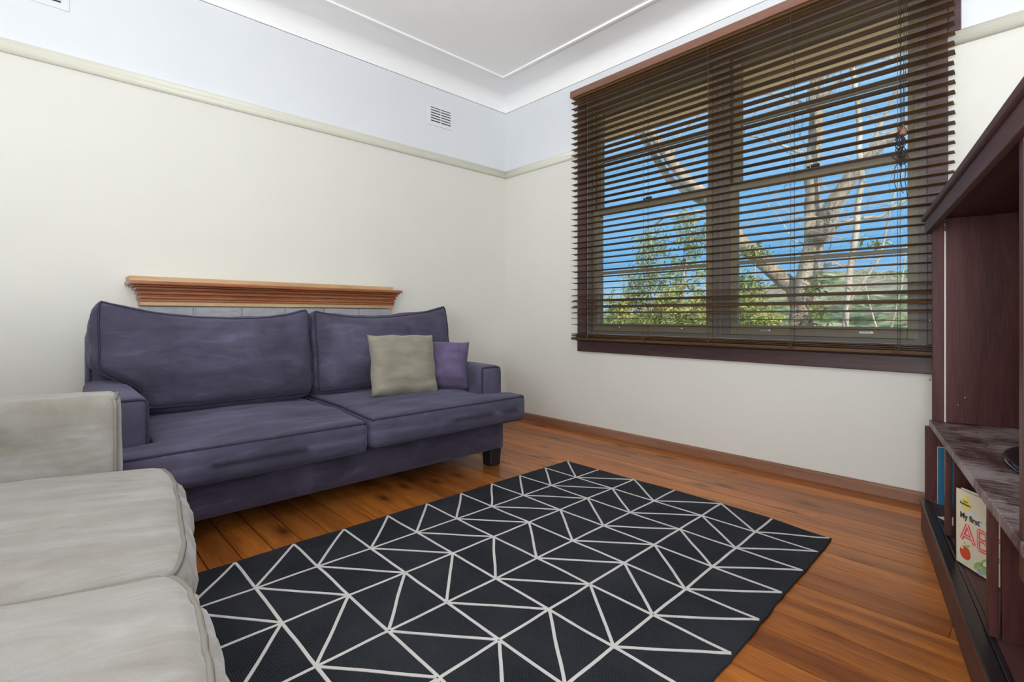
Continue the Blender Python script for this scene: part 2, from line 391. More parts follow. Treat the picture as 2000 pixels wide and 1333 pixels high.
# ------------------------------------------------------------------ windows
o = empty('trim_6', (1.91, 0, .61)); tag(o, 'dark stained timber architrave and sill around the window', 'window trim', kind='structure')
AX0, AX1 = .834, 2.978
box('architrave_side', AX0 - 1.91, OX0 - 1.91, -.022, 0, .135, 1.95, M['darkwood'], o, .003)
box('architrave_side', OX1 - 1.91, AX1 - 1.91, -.022, 0, .135, 1.95, M['darkwood'], o, .003)
box('architrave_head', AX0 - 1.91, AX1 - 1.91, -.022, 0, 1.865, 1.95, M['darkwood'], o, .003).location.y = -.0005
box('apron', AX0 - 1.91, AX1 - 1.91, -.024, 0, 0, .078, M['darkwood'], o, .004)
box('sill', AX0 - 1.91, AX1 - 1.91, -.042, .02, .080, .134, M['darkwood'], o, .008)
# painted box frame inside the opening, mullion between the two windows
fr = empty('trim_7', (1.91, .08, OZ0)); tag(fr, 'taupe painted window frame with a wide mullion between two sashes', 'window frame', kind='structure')
H = OZ1 - OZ0
box('jamb', OX0 - 1.91, OX0 + .035 - 1.91, -.079, .07, 0, H, M['jamb'], fr)
box('jamb', OX1 - .035 - 1.91, OX1 - 1.91, -.079, .07, 0, H, M['jamb'], fr)
box('head', OX0 + .035 - 1.91, OX1 - .035 - 1.91, -.079, .07, H - .035, H, M['jamb'], fr)
box('sub_sill', OX0 + .035 - 1.91, OX1 - .035 - 1.91, -.07, .09, 0, .022, M['jamb'], fr)
box('mullion', 1.872 - 1.91, 1.978 - 1.91, -.060, .07, .022, H - .035, M['jamb'], fr, .003)
for xx in (-.020, .014): box('mullion_bead', xx, xx + .008, -.066, -.060, .022, H - .035, M['sash'], fr)
for xx in (OX0 + .036 - 1.91, OX1 - .050 - 1.91): box('stop_bead', xx, xx + .014, -.062, -.045, .022, H - .035, M['sash'], fr)
def sash(parent, nm, x0, x1, z0, z1, yc, barz, bot, top, st):
    s = boxes(nm, [(x0, x0 + st, yc - .018, yc + .018, z0, z1), (x1 - st, x1, yc - .018, yc + .018, z0, z1),
                   (x0 + st, x1 - st, yc - .018, yc + .018, z0, z0 + bot), (x0 + st, x1 - st, yc - .018, yc + .018, z1 - top, z1)], M['sash'], parent, .002)
    box('pane', x0 + st - .006, x1 - st + .006, yc - .003, yc + .001, z0 + bot - .006, z1 - top + .006, M['glass'], s)
    box('glazing_bar', x0 + st, x1 - st, yc - .014, yc + .014, barz - .010, barz + .010, M['sash'], s, .002)
    return s
for nm, x0, x1, lb in (('window_1', OX0 + .036, 1.871, 'double hung window half beside the room corner'), ('window_2', 1.979, OX1 - .036, 'double hung window half beside the entertainment unit')):
    w = empty(nm, ((x0 + x1) / 2, .06, OZ0)); tag(w, lb, 'window', kind='structure')
    hw = (x1 - x0) / 2
    low = sash(w, 'lower_sash', -hw, hw, .023, .925, -.020, 1.195 - OZ0, .055, .040, .042)
    sash(w, 'upper_sash', -hw, hw, .890, H - .036, .022, 2.04 - OZ0, .038, .045, .048)
    bm = bmesh.new(); add_box(bm, -.032, .032, -.022, .012, .926, .936); add_box(bm, -.012, .030, -.028, -.010, .936, .950); add_box(bm, -.030, -.016, -.030, -.012, .934, .944)
    bmesh.ops.bevel(bm, geom=bm.edges[:], offset=.003, segments=1, affect='EDGES')
    k = link('sash_lock', mesh_of(bm, 'sash_lock'), low, M['lock']); k.location = (.0, -.012, 0)
    for sx in (-.24, .24):
        bm = bmesh.new(); add_box(bm, -.03, .03, -.046, -.038, .045, .056); add_box(bm, -.022, .022, -.056, -.046, .050, .055)
        l2 = link('sash_lift', mesh_of(bm, 'sash_lift'), low, M['metal']); l2.location.x = sx

# ------------------------------------------------------------------ venetian blind
BX0, BX1, BY = .838, 3.006, -.076
bl = empty('venetian_blind', ((BX0 + BX1) / 2, BY, .70)); tag(bl, 'wide dark brown wooden venetian blind hung over the window', 'blind')
hx = (BX1 - BX0) / 2
box('valance', -hx - .004, hx + .012, -.034, -.018, 1.812, 1.862, M['valance'], bl, .004)
for sx in (-hx - .004, hx - .004): box('valance_return', sx, sx + .016, -.0175, .05, 1.812, 1.862, M['valance'], bl, .002)
box('head_rail', -hx + .014, hx - .006, -.016, .045, 1.800, 1.855, M['slat'], bl, .002)
bm = bmesh.new(); prof = []
for i in range(7):
    u = -1 + 2 * i / 6; prof.append((u * .025, .0022 * (1 - u * u)))
top = [[bm.verts.new((sx * hx, y_, z_ + .0014)) for y_, z_ in prof] for sx in (-1, 1)]
bot = [[bm.verts.new((sx * hx, y_, z_ - .0014)) for y_, z_ in prof] for sx in (-1, 1)]
for i in range(6):
    bm.faces.new((top[0][i], top[1][i], top[1][i + 1], top[0][i + 1])); bm.faces.new((bot[0][i], bot[0][i + 1], bot[1][i + 1], bot[1][i]))
for k, fl_ in ((0, 0), (6, 1)): bm.faces.new((top[0][k], bot[0][k], bot[1][k], top[1][k]))
for k in (0, 1): bm.faces.new(top[k] + bot[k][::-1])
bmesh.ops.recalc_face_normals(bm, faces=bm.faces[:])
sm = mesh_of(bm, 'slat'); sm.materials.append(M['slat'])
z_ = 1.775; k = 0
while z_ > .078:
    zw = z_ + .70
    s_ = bpy.data.objects.new('slat', sm); COL.objects.link(s_); s_.parent = bl
    t_ = random.gauss(0, 1.2) - 2
    if .90 < zw < 1.06: t_ += {0: 14, 1: 22, 2: 24, 3: 12}[k % 4]; k += 1
    s_.location = (random.gauss(0, .0012), 0, z_ + random.gauss(0, .0012)); s_.rotation_euler = (R(t_), random.gauss(0, .0006), 0)
    z_ -= .0437
for i in range(3):
    s_ = bpy.data.objects.new('slat', sm); COL.objects.link(s_); s_.parent = bl
    s_.location = (random.gauss(0, .002), 0, .026 + .0085 * i); s_.rotation_euler = (R(random.gauss(0, 1)), 0, 0)
box('bottom_rail', -hx, hx, -.026, .026, 0, .018, M['slat'], bl, .004)
LX = [.995, 1.462, 1.902, 2.354, 2.81]; cx_ = (BX0 + BX1) / 2
for x_ in LX:
    for yy in (-.0285, .0285):
        tube('ladder_string', [(x_ - cx_, yy, .010), (x_ - cx_, yy, 1.80)], .0011, M['ladder'], bl, 5)
    bm = bmesh.new(); zz = 1.772
    while zz > .078:
        add_tube(bm, [(x_ - cx_ + .006, -.0285, zz - .004), (x_ - cx_ + .006, .0285, zz - .004)], .0009, 4); zz -= .0437
    link('ladder_rungs', mesh_of(bm, 'ladder_rungs'), bl, M['ladder'])['kind'] = 'stuff'
    pts = [(x_ - cx_ + .014 * sin(a * 2.1) + .006 * sin(5 * a), -.031 - .003 * abs(sin(3 * a)), .022 + .016 * cos(a)) for a in [2 * pi * i / 16 for i in range(17)]]
    tube('string_knot', pts, .0016, M['ladder'], bl, 5)
# lift cords and the tangled bunch
for dx in (0, .012, .020):
    tube('lift_cord', [(2.822 + dx - cx_, -.040, 1.80), (2.824 + dx - cx_, -.042, 1.4), (2.826 + dx * .5 - cx_, -.045, 1.06)], .0016, M['cord'], bl, 5)
bm = bmesh.new(); rnd = random.Random(3)
for j in range(13):
    zc = .90 + rnd.random() * .12; rx = .010 + rnd.random() * .022; rz = .012 + rnd.random() * .040; ph = rnd.random() * 6; tw = rnd.random() * pi
    add_tube(bm, [(2.826 - cx_ + rx * cos(a) * cos(tw) + .006 * sin(3 * a + ph), -.050 + rx * cos(a) * sin(tw) * .5 - .004, zc + rz * sin(a + ph * .1)) for a in [2 * pi * i / 18 for i in range(18)]], .0022, 5, False, closed=True)
for j in range(3):
    x_ = 2.826 - cx_ + (-.022, .002, .018)[j]
    add_tube(bm, [(2.826 - cx_, -.050, .92), (x_, -.052, .86), (x_ - .004, -.050, .80), (x_ + .006, -.048, .76 - .02 * j)], .0016, 5)
link('cord_tangle', mesh_of(bm, 'cord_tangle', True), bl, M['cord'])
tas = []
for j in range(9):
    u = j / 8; tas.append((2.832 - cx_, -.050, 1.055 - .05 * u))
tube('cord_tassel', tas, [.004, .006, .009, .012, .014, .0155, .016, .0155, .010], M['valance'], bl, 12)
a_ = box('architrave_block', 2.979 - 1.91, 3.022 - 1.91, -.022, 0, 1.546, 1.95, M['darkwood'], bpy.data.objects['trim_6'], .003)

# ------------------------------------------------------------------ wall vents
def vent(yc, label):
    v = empty('wall_vent', (0, yc, 2.372)); tag(v, label, 'vent', 'cast plaster wall vents')
    box('vent_plate', 0, .006, -.125, .125, 0, .172, M['ventw'], v, .002)
    bm = bmesh.new()
    for i in range(6):
        z0 = .030 + i * .0205
        for ya, yb in ((-.094, -.004), (.004, .094)): add_box(bm, .0055, .0066, ya, yb, z0, z0 + .007)
    link('vent_slots', mesh_of(bm, 'vent_slots'), v, M['slot'])
    for i in range(5):
        z0 = .0375 + i * .0205
        for ya, yb in ((-.094, -.004), (.004, .094)): box('vent_louvre', .006, .0105, ya, yb, z0, z0 + .012, M['ventw'], v, .001)
vent(-.702, 'white slotted wall vent above the picture rail beside the room corner')
vent(-3.03, 'white slotted wall vent above the picture rail over the sofas\' far end')

# ------------------------------------------------------------------ brick breast and mantelpiece
bk = empty('brick_fireplace', (0, -1.915, 0)); tag(bk, 'grey painted brick fireplace front behind the purple sofa', 'fireplace')
box('mortar_core', .003, .086, -.716, .716, 0, .929, M['mortar'], bk)
bm = bmesh.new(); add_box(bm, -.0475, .0475, -.116, .116, -.0375, .0375); bmesh.ops.bevel(bm, geom=bm.edges[:], offset=.004, segments=1, affect='EDGES')
bme = mesh_of(bm, 'brick'); bme.materials.append(M['brick'])
for c in range(11):
    zc = .8915 - c * .0835
    off = 0 if c % 2 == 0 else .12
    ys = [-.599 + .2396 * i for i in range(6)] if c % 2 == 0 else [-.479 + .2396 * i for i in range(5)]
    for yy in ys:
        b_ = bpy.data.objects.new('brick', bme); COL.objects.link(b_); b_.parent = bk
        b_.location = (.0495 + random.uniform(-.0012, .0012), yy, zc); b_.rotation_euler = (0, 0, random.uniform(-.004, .004))
mt = empty('mantelpiece', (0, -1.927, .932)); tag(mt, 'stained timber mantelpiece with stepped mouldings above grey bricks', 'mantelpiece')
def mould(nm, depth, ya, yb, z0, z1, mat, bev): return box(nm, 0.0, depth, ya, yb, z0, z1, mat, mt, bev, 3)
mould('bottom_strip', .112, -.708, .741, 0, .022, M['pine'], .002)
mould('moulding', .124, -.712, .744, .0222, .034, M['mant'], .004)
mould('moulding', .130, -.718, .748, .0342, .050, M['mant'], .0075)
mould('moulding', .122, -.712, .743, .0502, .058, M['mant'], .003)
mould('moulding', .140, -.724, .752, .0582, .075, M['mant'], .0080)
mould('moulding', .134, -.718, .748, .0752, .080, M['mant'], .002)
mould('moulding', .156, -.735, .757, .0802, .096, M['mant'], .007)
mould('moulding', .176, -.748, .762, .0962, .105, M['mant'], .004)
mould('shelf_nosing', .204, -.764, .765, .1052, .1235, M['mant'], .005)
mould('top_board', .150, -.758, .720, .1237, .149, M['pine'], .002)

# ------------------------------------------------------------------ soft furniture
def rbox(p, hs, r):
    q = Vector([max(-hs[i] + r, min(hs[i] - r, p[i])) for i in range(3)])
    v = p - q
    n = v.normalized() if v.length > 1e-9 else Vector((0, 0, 1))
    return q + n * r, n
def soft(name, parent, mat, centre, hs, r, sp=.022, puff=(0, 0, 0), deform=None, wr=0.0, wscale=(6, 6, 6), seed=0, rot=None, pipes=(), pipe_mat=None, pipe_r=.0052):
    """upholstered block: rounded, puffed, wrinkled; pipes are (axis, sign) loops along its edges"""
    hs = Vector(hs); c = Vector(centre); sv = Vector((seed * 3.7, seed * 1.9, seed * 5.3))
    def fm(p, lift=0.0):
        a = [p[i] / hs[i] for i in range(3)]
        q, n = rbox(p, hs, r)
        for i in range(3):
            if puff[i]:
                j, k = [x for x in range(3) if x != i]
                q[i] += a[i] * puff[i] * (1 - a[j] ** 2) * (1 - a[k] ** 2)
        if wr:
            s = Vector((q.x * wscale[0], q.y * wscale[1], q.z * wscale[2])) + sv
            at_ = sorted(abs(x) for x in a)[1]; q += n * wr * (1 - .65 * at_ ** 8) * (noise.noise(s) + .5 * noise.noise(s * 2.3) + .25 * noise.noise(s * 5.1))
        q += n * lift
        if rot: q = rot @ q
        q = q + c
        return deform(q, a) if deform else q
    bm = bmesh.new(); vd = {}
    def V(p):
        k = (round(p.x, 5), round(p.y, 5), round(p.z, 5))
        if k not in vd: vd[k] = bm.verts.new(fm(p))
        return vd[k]
    cnt = [max(2, int(round(2 * hs[i] / sp))) for i in range(3)]
    def crd(i, j): return -hs[i] + 2 * hs[i] * j / cnt[i]
    for ax in range(3):
        u, v = [(1, 2), (2, 0), (0, 1)][ax]
        for sg in (-1, 1):
            for i in range(cnt[u]):
                for j in range(cnt[v]):
                    qs = []
                    for di, dj in ((0, 0), (1, 0), (1, 1), (0, 1)):
                        p = Vector((0, 0, 0)); p[ax] = sg * hs[ax]; p[u] = crd(u, i + di); p[v] = crd(v, j + dj); qs.append(V(p))
                    if sg < 0: qs.reverse()
                    if len(set(qs)) == 4: bm.faces.new(qs)
    o = link(name, mesh_of(bm, name, True), parent, mat)
    for ax, sg in pipes:
        u, v = [(1, 2), (2, 0), (0, 1)][ax]; loop = []
        def seg(ua, va, ub, vb, n):
            for i in range(n):
                p = Vector((0, 0, 0)); p[ax] = sg * hs[ax]; p[u] = ua + (ub - ua) * i / n; p[v] = va + (vb - va) * i / n; loop.append(fm(p, .001))
        seg(-hs[u], -hs[v], hs[u], -hs[v], cnt[u]); seg(hs[u], -hs[v], hs[u], hs[v], cnt[v]); seg(hs[u], hs[v], -hs[u], hs[v], cnt[u]); seg(-hs[u], hs[v], -hs[u], -hs[v], cnt[v])
        lp = [loop[0]]
        for q in loop[1:]:
            if (q - lp[-1]).length > .006: lp.append(q)
        tube('piping', lp, pipe_r, pipe_mat, o, 6, closed=True)
    return o
def sofa(name, loc, rz, mat, pipe, P):
    s = empty(name, loc, rz)
    HW, AW, AF, AH, SF, SZ, EAR = P['hw'], P['aw'], P['armfront'], P['armh'], P['seatfront'], P['seat'], P['ear']
    IN = HW - AW
    soft('base', s, mat, (0, P['basefront'] / 2 + .01, .19), (HW - .004, P['basefront'] / 2 - .01, .09), .012, .06, seed=1)
    soft('back_frame', s, mat, (0, .095, .465), (HW - .01, .095, .365), .05, .05, puff=(0, .01, .01), seed=2, pipes=((1, 1),), pipe_mat=pipe)
    for sd in (-1, 1):
        def arch(q, a):
            return q
        soft('arm', s, mat, (sd * (HW - AW / 2), (AF + .10) / 2, (.1 + AH) / 2), (AW / 2, (AF - .10) / 2, (AH - .1) / 2), P.get('armr', .035), .025, puff=(.006, .006, .006), wr=.003, wscale=(5, 3, 5), seed=5 + sd, pipes=((1, 1),), pipe_mat=pipe)
        def tee(q, a, sd=sd):
            f = abs(q.x) / IN
            if EAR and f > .45: q.x += sd * EAR * ((f - .45) / .55) * smoothstep(AF + .004, AF + .040, q.y)
            q.y -= P.get('round', 0) * abs(a[0]) ** 6 * max(0, a[1])
            dz = P['seatdz'][0 if sd < 0 else 1]
            q.z += dz - .018 * smoothstep(.5, 1.0, (q.y - .2) / (SF - .2)) * (1 if a[2] > 0 else 0)
            return q
        soft('seat_cushion', s, mat, (sd * (IN / 2 + .001), (.2 + SF) / 2, (SZ + .275) / 2), (IN / 2 - .003, (SF - .2) / 2, (SZ - .275) / 2), .034, .018, puff=(.004, .016, .020), deform=tee, wr=P['swr'], wscale=P['wscale'], seed=9 + sd,
             pipes=((2, 1), (2, -1)), pipe_mat=pipe)
        BW = P['backw']
        def bdef(q, a, sd=sd):
            f = (abs(q.x) - .45) / (IN - .02 - .45)
            if f > 0: q.x += sd * (BW - (IN - .02)) * min(1.2, f) * smoothstep(AH - .05, AH + .09, q.z)
            if a[2] > 0: q.z += (.014 * abs(a[0]) ** 4 - .034 * (1 - a[0] ** 2) + (.034 if a[0] * sd > 0 else 0) * abs(a[0]) ** 2) * a[2]
            if a[2] < 0: q.y += .03 * a[2] * abs(a[0]) ** 4 * (1 if a[1] > 0 else 0)
            return q
        soft('back_cushion', s, mat, (sd * ((IN - .02) / 2 + .006), P['backy'], P['backz']), ((IN - .02) / 2 - .002, .105, .228), .045, .018, puff=(.010, .070, .012), deform=bdef, wr=.013, wscale=(5, 4, 7), seed=20 + sd,
             rot=Matrix.Rotation(R(13), 3, 'X'), pipes=((1, 1), (1, -1)), pipe_mat=pipe)
        for yy in (.11, P['basefront'] - .055):
            bm = bmesh.new(); add_box(bm, -.042, .042, -.042, .042, 0, .099)
            for v in bm.verts:
                if v.co.z < .01: v.co.x *= .86; v.co.y *= .86
            bmesh.ops.bevel(bm, geom=bm.edges[:], offset=.004, segments=1, affect='EDGES')
            f = link('foot', mesh_of(bm, 'foot'), s, M['black']); f.location = (sd * (HW - .052), yy, 0)
    return s
s1 = sofa('sofa', (.225, -1.94, 0), R(-90), M['purple'], M['purple_pipe'],
          dict(hw=.93, aw=.155, armfront=.85, armh=.588, seatfront=1.015, seat=.437, ear=.203, basefront=.868, backw=.90, backy=.285, backz=.668, seatdz=(.006, -.004), wscale=(3.5, 11, 6), swr=.0075))
tag(s1, 'two seat purple suede sofa standing in front of the fireplace', 'sofa')
s2 = sofa('sofa', (2.138, -3.813, 0), R(-6.9), M['grey'], M['grey_pipe'],
          dict(hw=.968, aw=.165, armfront=.885, armh=.648, seatfront=1.02, seat=.442, ear=0, basefront=.90, backw=.92, backy=.285, backz=.672, seatdz=(.008, .026), wscale=(12, 2.4, 6), swr=.012, armr=.03, round=.035))
tag(s2, 'pale grey suede sofa set at right angles to the purple sofa', 'sofa')

def pillow(name, loc, rot, w, h, th, mat, label, seed, group=None):
    bm = bmesh.new(); n = 26; sv = Vector((seed, seed * 2.1, 0)); vs = {}
    for sd in (1, -1):
        for i in range(n + 1):
            for j in range(n + 1):
                u, v = -1 + 2 * i / n, -1 + 2 * j / n
                ed = max(abs(u), abs(v)) > .9999
                if sd < 0 and ed: vs[(sd, i, j)] = vs[(1, i, j)]; continue
                x = u * w / 2 * (1 - .055 * (1 - v * v)); z = v * h / 2 * (1 - .055 * (1 - u * u))
                t = th / 2 * ((1 - u ** 4) * (1 - v ** 4)) ** .55
                q = Vector((x * 9, z * 9, sd * 3)) + sv
                t += .020 * noise.noise(Vector((x * 4, z * 22, seed + sd))) * (1 - max(abs(u), abs(v)) ** 6) + .006 * noise.noise(q * 1.6) * (0 if ed else 1)
                vs[(sd, i, j)] = bm.verts.new((x + .013 * noise.noise(q), -sd * t, z + h / 2 + .013 * noise.noise(q + Vector((5, 5, 5)))))
    for sd in (1, -1):
        for i in range(n):
            for j in range(n):
                f = [vs[(sd, i, j)], vs[(sd, i + 1, j)], vs[(sd, i + 1, j + 1)], vs[(sd, i, j + 1)]]
                bm.faces.new(f if sd > 0 else f[::-1])
    o = link(name, mesh_of(bm, name, True), None, mat); o.location = loc; o.rotation_euler = rot
    tag(o, label, 'cushion', group); return o
pillow('throw_pillow', (.935, -1.575, .452), (R(-14), R(1), R(84)), .385, .335, .12, M['taupe'], 'small square taupe cushion leaning on the purple sofa', 4)
pillow('throw_pillow', (.872, -1.328, .452), (R(-16), R(3), R(60)), .35, .29, .13, M['lilac'], 'lilac cushion tucked between taupe cushion and sofa arm', 11)

# ------------------------------------------------------------------ rug
rg = empty('rug', (1.318, -.700, .0005)); tag(rg, 'charcoal flat woven rug with white lines of triangles', 'rug')
RW, RL, RT = 1.402, 2.0, .007
def rugz(x, y): return .0035 * max(0, noise.noise(Vector((x * 2.2, y * 2.2, 4)))) + (.006 * smoothstep(RW - .10, RW, x) * max(0, noise.noise(Vector((y * 3, 1, 2)))) )
def rugxy(x, y):
    x0, y0 = x, y
    x = x + (y0 - .6) * .028 * x0 / RW; y = y + .045 * smoothstep(1.12, RW, x0) * (1 - smoothstep(0, .3, y0))
    return Vector((x + .008 * noise.noise(Vector((y * 2.5, 3, 0))) * smoothstep(.6, 1, abs(x / RW * 2 - 1)) + .003 * noise.noise(Vector((y * 14, 9, 0))) * smoothstep(.9, 1, abs(x / RW * 2 - 1)),
                   -y + .008 * noise.noise(Vector((x * 3, 8, 0))) * smoothstep(.6, 1, abs(y / RL * 2 - 1)), 0))
bm = bmesh.new(); nx, ny = 70, 100; g = {}
for lv in (0, 1):
    for i in range(nx + 1):
        for j in range(ny + 1):
            x, y = RW * i / nx, RL * j / ny; p = rugxy(x, y); p.z = rugz(x, y) + (RT if lv else 0.0); g[lv, i, j] = bm.verts.new(p)
for i in range(nx):
    for j in range(ny):
        bm.faces.new((g[1, i, j + 1], g[1, i + 1, j + 1], g[1, i + 1, j], g[1, i, j])); bm.faces.new((g[0, i, j], g[0, i + 1, j], g[0, i + 1, j + 1], g[0, i, j + 1]))
for i in range(nx):
    for j in (0, ny): bm.faces.new((g[0, i, j], g[1, i, j], g[1, i + 1, j], g[0, i + 1, j]))
for j in range(ny):
    for i in (0, nx): bm.faces.new((g[0, i, j], g[0, i, j + 1], g[1, i, j + 1], g[1, i, j]))
bmesh.ops.recalc_face_normals(bm, faces=bm.faces[:])
link('rug_body', mesh_of(bm, 'rug_body'), rg, M['rug'])
bm = bmesh.new()
def rugline(a, b, w=.0092, lift=.0008):
    n = max(2, int((Vector(a) - Vector(b)).length / .02)); L = []; Rr = []
    d_ = (Vector(b) - Vector(a)).normalized(); nn = Vector((-d_[1], d_[0]))
    for i in range(n + 1):
        u = i / n; q = Vector(a) * (1 - u) + Vector(b) * u
        q = q + nn * (.0035 * noise.noise(Vector((q[0] * 7, q[1] * 7, d_[0] * 5))))
        for lst, sg in ((L, 1), (Rr, -1)):
            e = q + nn * (w / 2 * sg * (1 + .12 * noise.noise(Vector((q[0] * 90, q[1] * 90, sg)))))
            x, y = max(.001, min(RW - .001, e[0])), max(.001, min(RL - .001, e[1])); p = rugxy(x, y)
            lst.append((p.x, p.y, rugz(x, y) + RT))
    vt = [[bm.verts.new((x, y, z + lift)) for x, y, z in l_] for l_ in (L, Rr)]
    vb = [[bm.verts.new((x, y, z - .001)) for x, y, z in l_] for l_ in (L, Rr)]
    for i in range(n):
        bm.faces.new((vt[0][i], vt[1][i], vt[1][i + 1], vt[0][i + 1]))
        bm.faces.new((vt[0][i], vt[0][i + 1], vb[0][i + 1], vb[0][i])); bm.faces.new((vt[1][i + 1], vt[1][i], vb[1][i], vb[1][i + 1]))
XS = [0.004, .232, .470, .707, .944, 1.172, 1.397]
YS = [.004] + [.202 + .2 * k for k in range(9)] + [1.996]
for i, x in enumerate(XS):
    for j, y in enumerate(YS):
        if 0 < i < 6 and j < 10: rugline((x, y), (x, YS[j + 1]))
        if i < 6 and 0 < j < 10: rugline((x, y), (XS[i + 1], YS[j]), lift=.0011)
        # diagonals alternate between columns (towards the window or away from it)
        if i < 6:
            if i % 2 == 1 and j > 0: rugline((x, y), (XS[i + 1], YS[j - 1]), lift=.0014)
            if i % 2 == 0 and j < 10: rugline((x, y), (XS[i + 1], YS[j + 1]), lift=.0014)
bmesh.ops.recalc_face_normals(bm, faces=bm.faces[:])
link('rug_lines', mesh_of(bm, 'rug_lines'), rg, M['rugline'])
for xe in (0, RW):
    bm = bmesh.new(); pts = []
    for j in range(101):
        y = RL * j / 100; p = rugxy(xe, y); p.z = rugz(xe, y) + RT * .5; pts.append(p)
    add_tube(bm, pts, .0045, 6)
    bmesh.ops.recalc_face_normals(bm, faces=bm.faces[:])
    link('rug_binding', mesh_of(bm, 'rug_binding', True), rg, M['rug'])

# ------------------------------------------------------------------ entertainment unit (local x runs towards the near end, y to its back)
CA = R(-77.2); CO = Vector((2.930, -.367, 0)); CR = Matrix.Rotation(CA, 3, 'Z')
def cabpt(s, t, z): return CO + CR @ Vector((s, t, z))
cb = empty('entertainment_unit', CO, CA); tag(cb, 'tall dark mahogany entertainment unit with open shelves', 'cabinet')
CL, CD = 1.95, .50
box('plinth', 0, CL, 0, CD, 0, .116, M['cabx'], cb, .003)
box('plinth_rail', -.004, CL + .004, -.006, .026, .1165, .132, M['track'], cb, .004)
box('plinth_rail', -.002, CL + .002, .0275, .040, .1165, .128, M['track'], cb, .003)
box('base_floor', .022, CL - .022, .041, CD - .012, .1165, .126, M['cabx'], cb)
WT = .458
box('base_side', .004, .022, .011, CD, .133, WT - .0265, M['cab'], cb, .002)
box('base_side', CL - .022, CL - .004, .011, CD, .133, WT - .0265, M['cab'], cb, .002)
for s_ in (.379, 1.024, 1.56):
    box('stile', s_, s_ + .030, .0275, .0445, .133, WT - .0265, M['cab'], cb, .0025)
    box('divider', s_ + .004, s_ + .022, .0510, CD - .012, .1262, WT - .0265, M['cab'], cb, .001)
box('back_panel', .0225, CL - .0225, CD - .011, CD - .001, .1265, WT - .0265, M['cabx'], cb)
box('worktop', .012, CL - .004, .024, CD + .002, WT - .026, WT, M['worktop'], cb, .003)
UZ = 1.219
box('upper_stile', .020, .042, .0315, .067, WT + .0005, 1.266, M['cab'], cb, .003)
box('edge_highlight', .022, .040, .0672, .0733, WT + .0005, 1.215, M['highlight'], cb)  # bright highlight along the side panel's front edge, painted as a pale sliver
box('upper_side', .020, .042, .0735, CD, WT + .0005, 1.266, M['cab'], cb, .002)
box('upper_side', CL - .042, CL - .020, .0315, CD, WT + .0005, 1.266, M['cab'], cb, .002)
box('post', 1.300, 1.330, .028, .075, WT - .08, 1.266, M['cab'], cb, .004)
box('upper_divider', 1.304, 1.326, .0755, CD - .012, WT + .0005, 1.266, M['cab'], cb, .001)
box('upper_back', .0425, CL - .0425, CD - .011, CD - .001, WT + .0005, 1.266, M['cabx'], cb)
box('fascia', -.012, CL + .012, .016, .034, UZ - .004, 1.266, M['cabx'], cb, .003).location.y = -.003
box('top_board', -.030, CL + .03, .002, CD + .004, 1.2665, 1.287, M['cabx'], cb, .006)
for z_ in (.62, .86, 1.12):
    tube('hinge_pin', [(.020, .028, z_), (.020, .024, z_)], .005, M['metal'], cb, 8)
for s_, tt, zz in ((.4005, .10, .36), (.4005, .10, .325), (.4005, .20, .34), (1.0455, .09, .33), (.0428, .11, .53), (.0428, .13, .56)):
    tube('shelf_pin', [(s_, tt, zz), (s_ + .006, tt, zz)], .004, M['metal'], cb, 8)

# television standing behind the post
tv = empty('television', cabpt(.70, .258, WT), CA); tag(tv, 'black television on a glossy oval foot inside the entertainment unit', 'television')
bm = bmesh.new()
prof = [(1.0, 0), (1.0, .006), (.975, .013), (.90, .017), (.55, .022), (.2, .024)]; rings = []
for f, z in prof: rings.append([bm.verts.new((.285 * f * cos(a), .135 * f * sin(a), z)) for a in [2 * pi * i / 64 for i in range(64)]])
for a, b in zip(rings, rings[1:]):
    for i in range(64): bm.faces.new((a[i], a[(i + 1) % 64], b[(i + 1) % 64], b[i]))
bm.faces.new(rings[0][::-1]); bm.faces.new(rings[-1])
link('tv_foot', mesh_of(bm, 'tv_foot', True), tv, M['gloss'])
box('tv_neck', -.06, .06, -.016, .022, .022, .085, M['gloss'], tv, .008)
box('tv_housing', -.39, .39, -.020, .030, .080, .565, M['matteblack'], tv, .008)
box('tv_screen', -.365, .365, -.0215, -.0195, .11, .54, M['gloss'], tv)

# ------------------------------------------------------------------ books
PR = {k: plain('print_' + k, c, .55) for k, c in dict(cover=(.72, .66, .50), page=(.74, .72, .62), red=(.80, .12, .11), pale=(.86, .74, .66), dark=(.05, .05, .05), apple=(.62, .075, .03), green=(.35, .48, .09), sky=(.68, .74, .80),
                                                       blue=(.25, .55, .78), orange=(.80, .30, .10), yellow=(.85, .66, .12), white=(.85, .85, .84), teal=(.012, .16, .29)).items()}
def flat(parent, nm, polys, mat, y=-.0006, th=.0005):
    """printed shapes: thin prisms in the cover plane; polys are lists of (x, z)"""
    bm = bmesh.new()
    for pl in polys:
        A = [bm.verts.new((x, y, z)) for x, z in pl]; B = [bm.verts.new((x, y + th, z)) for x, z in pl]; n = len(pl)
        bm.faces.new(A); bm.faces.new(B[::-1])
        for i in range(n): bm.faces.new((A[i], A[(i + 1) % n], B[(i + 1) % n], B[i]))
    bmesh.ops.recalc_face_normals(bm, faces=bm.faces[:])
    return link(nm, mesh_of(bm, nm), parent, mat)
def ell(cx, cz, rx, rz, n=28, a0=0, a1=2 * pi): return [(cx + rx * cos(a0 + (a1 - a0) * i / n), cz + rz * sin(a0 + (a1 - a0) * i / n)) for i in range(n if abs(a1 - a0 - 2 * pi) < 1e-6 else n + 1)]
def stroke(p, q, w):
    a, b = Vector(p), Vector(q); d_ = (b - a).normalized(); n_ = Vector((-d_.y, d_.x)) * w / 2
    return [tuple(a + n_), tuple(b + n_), tuple(b - n_), tuple(a - n_)]
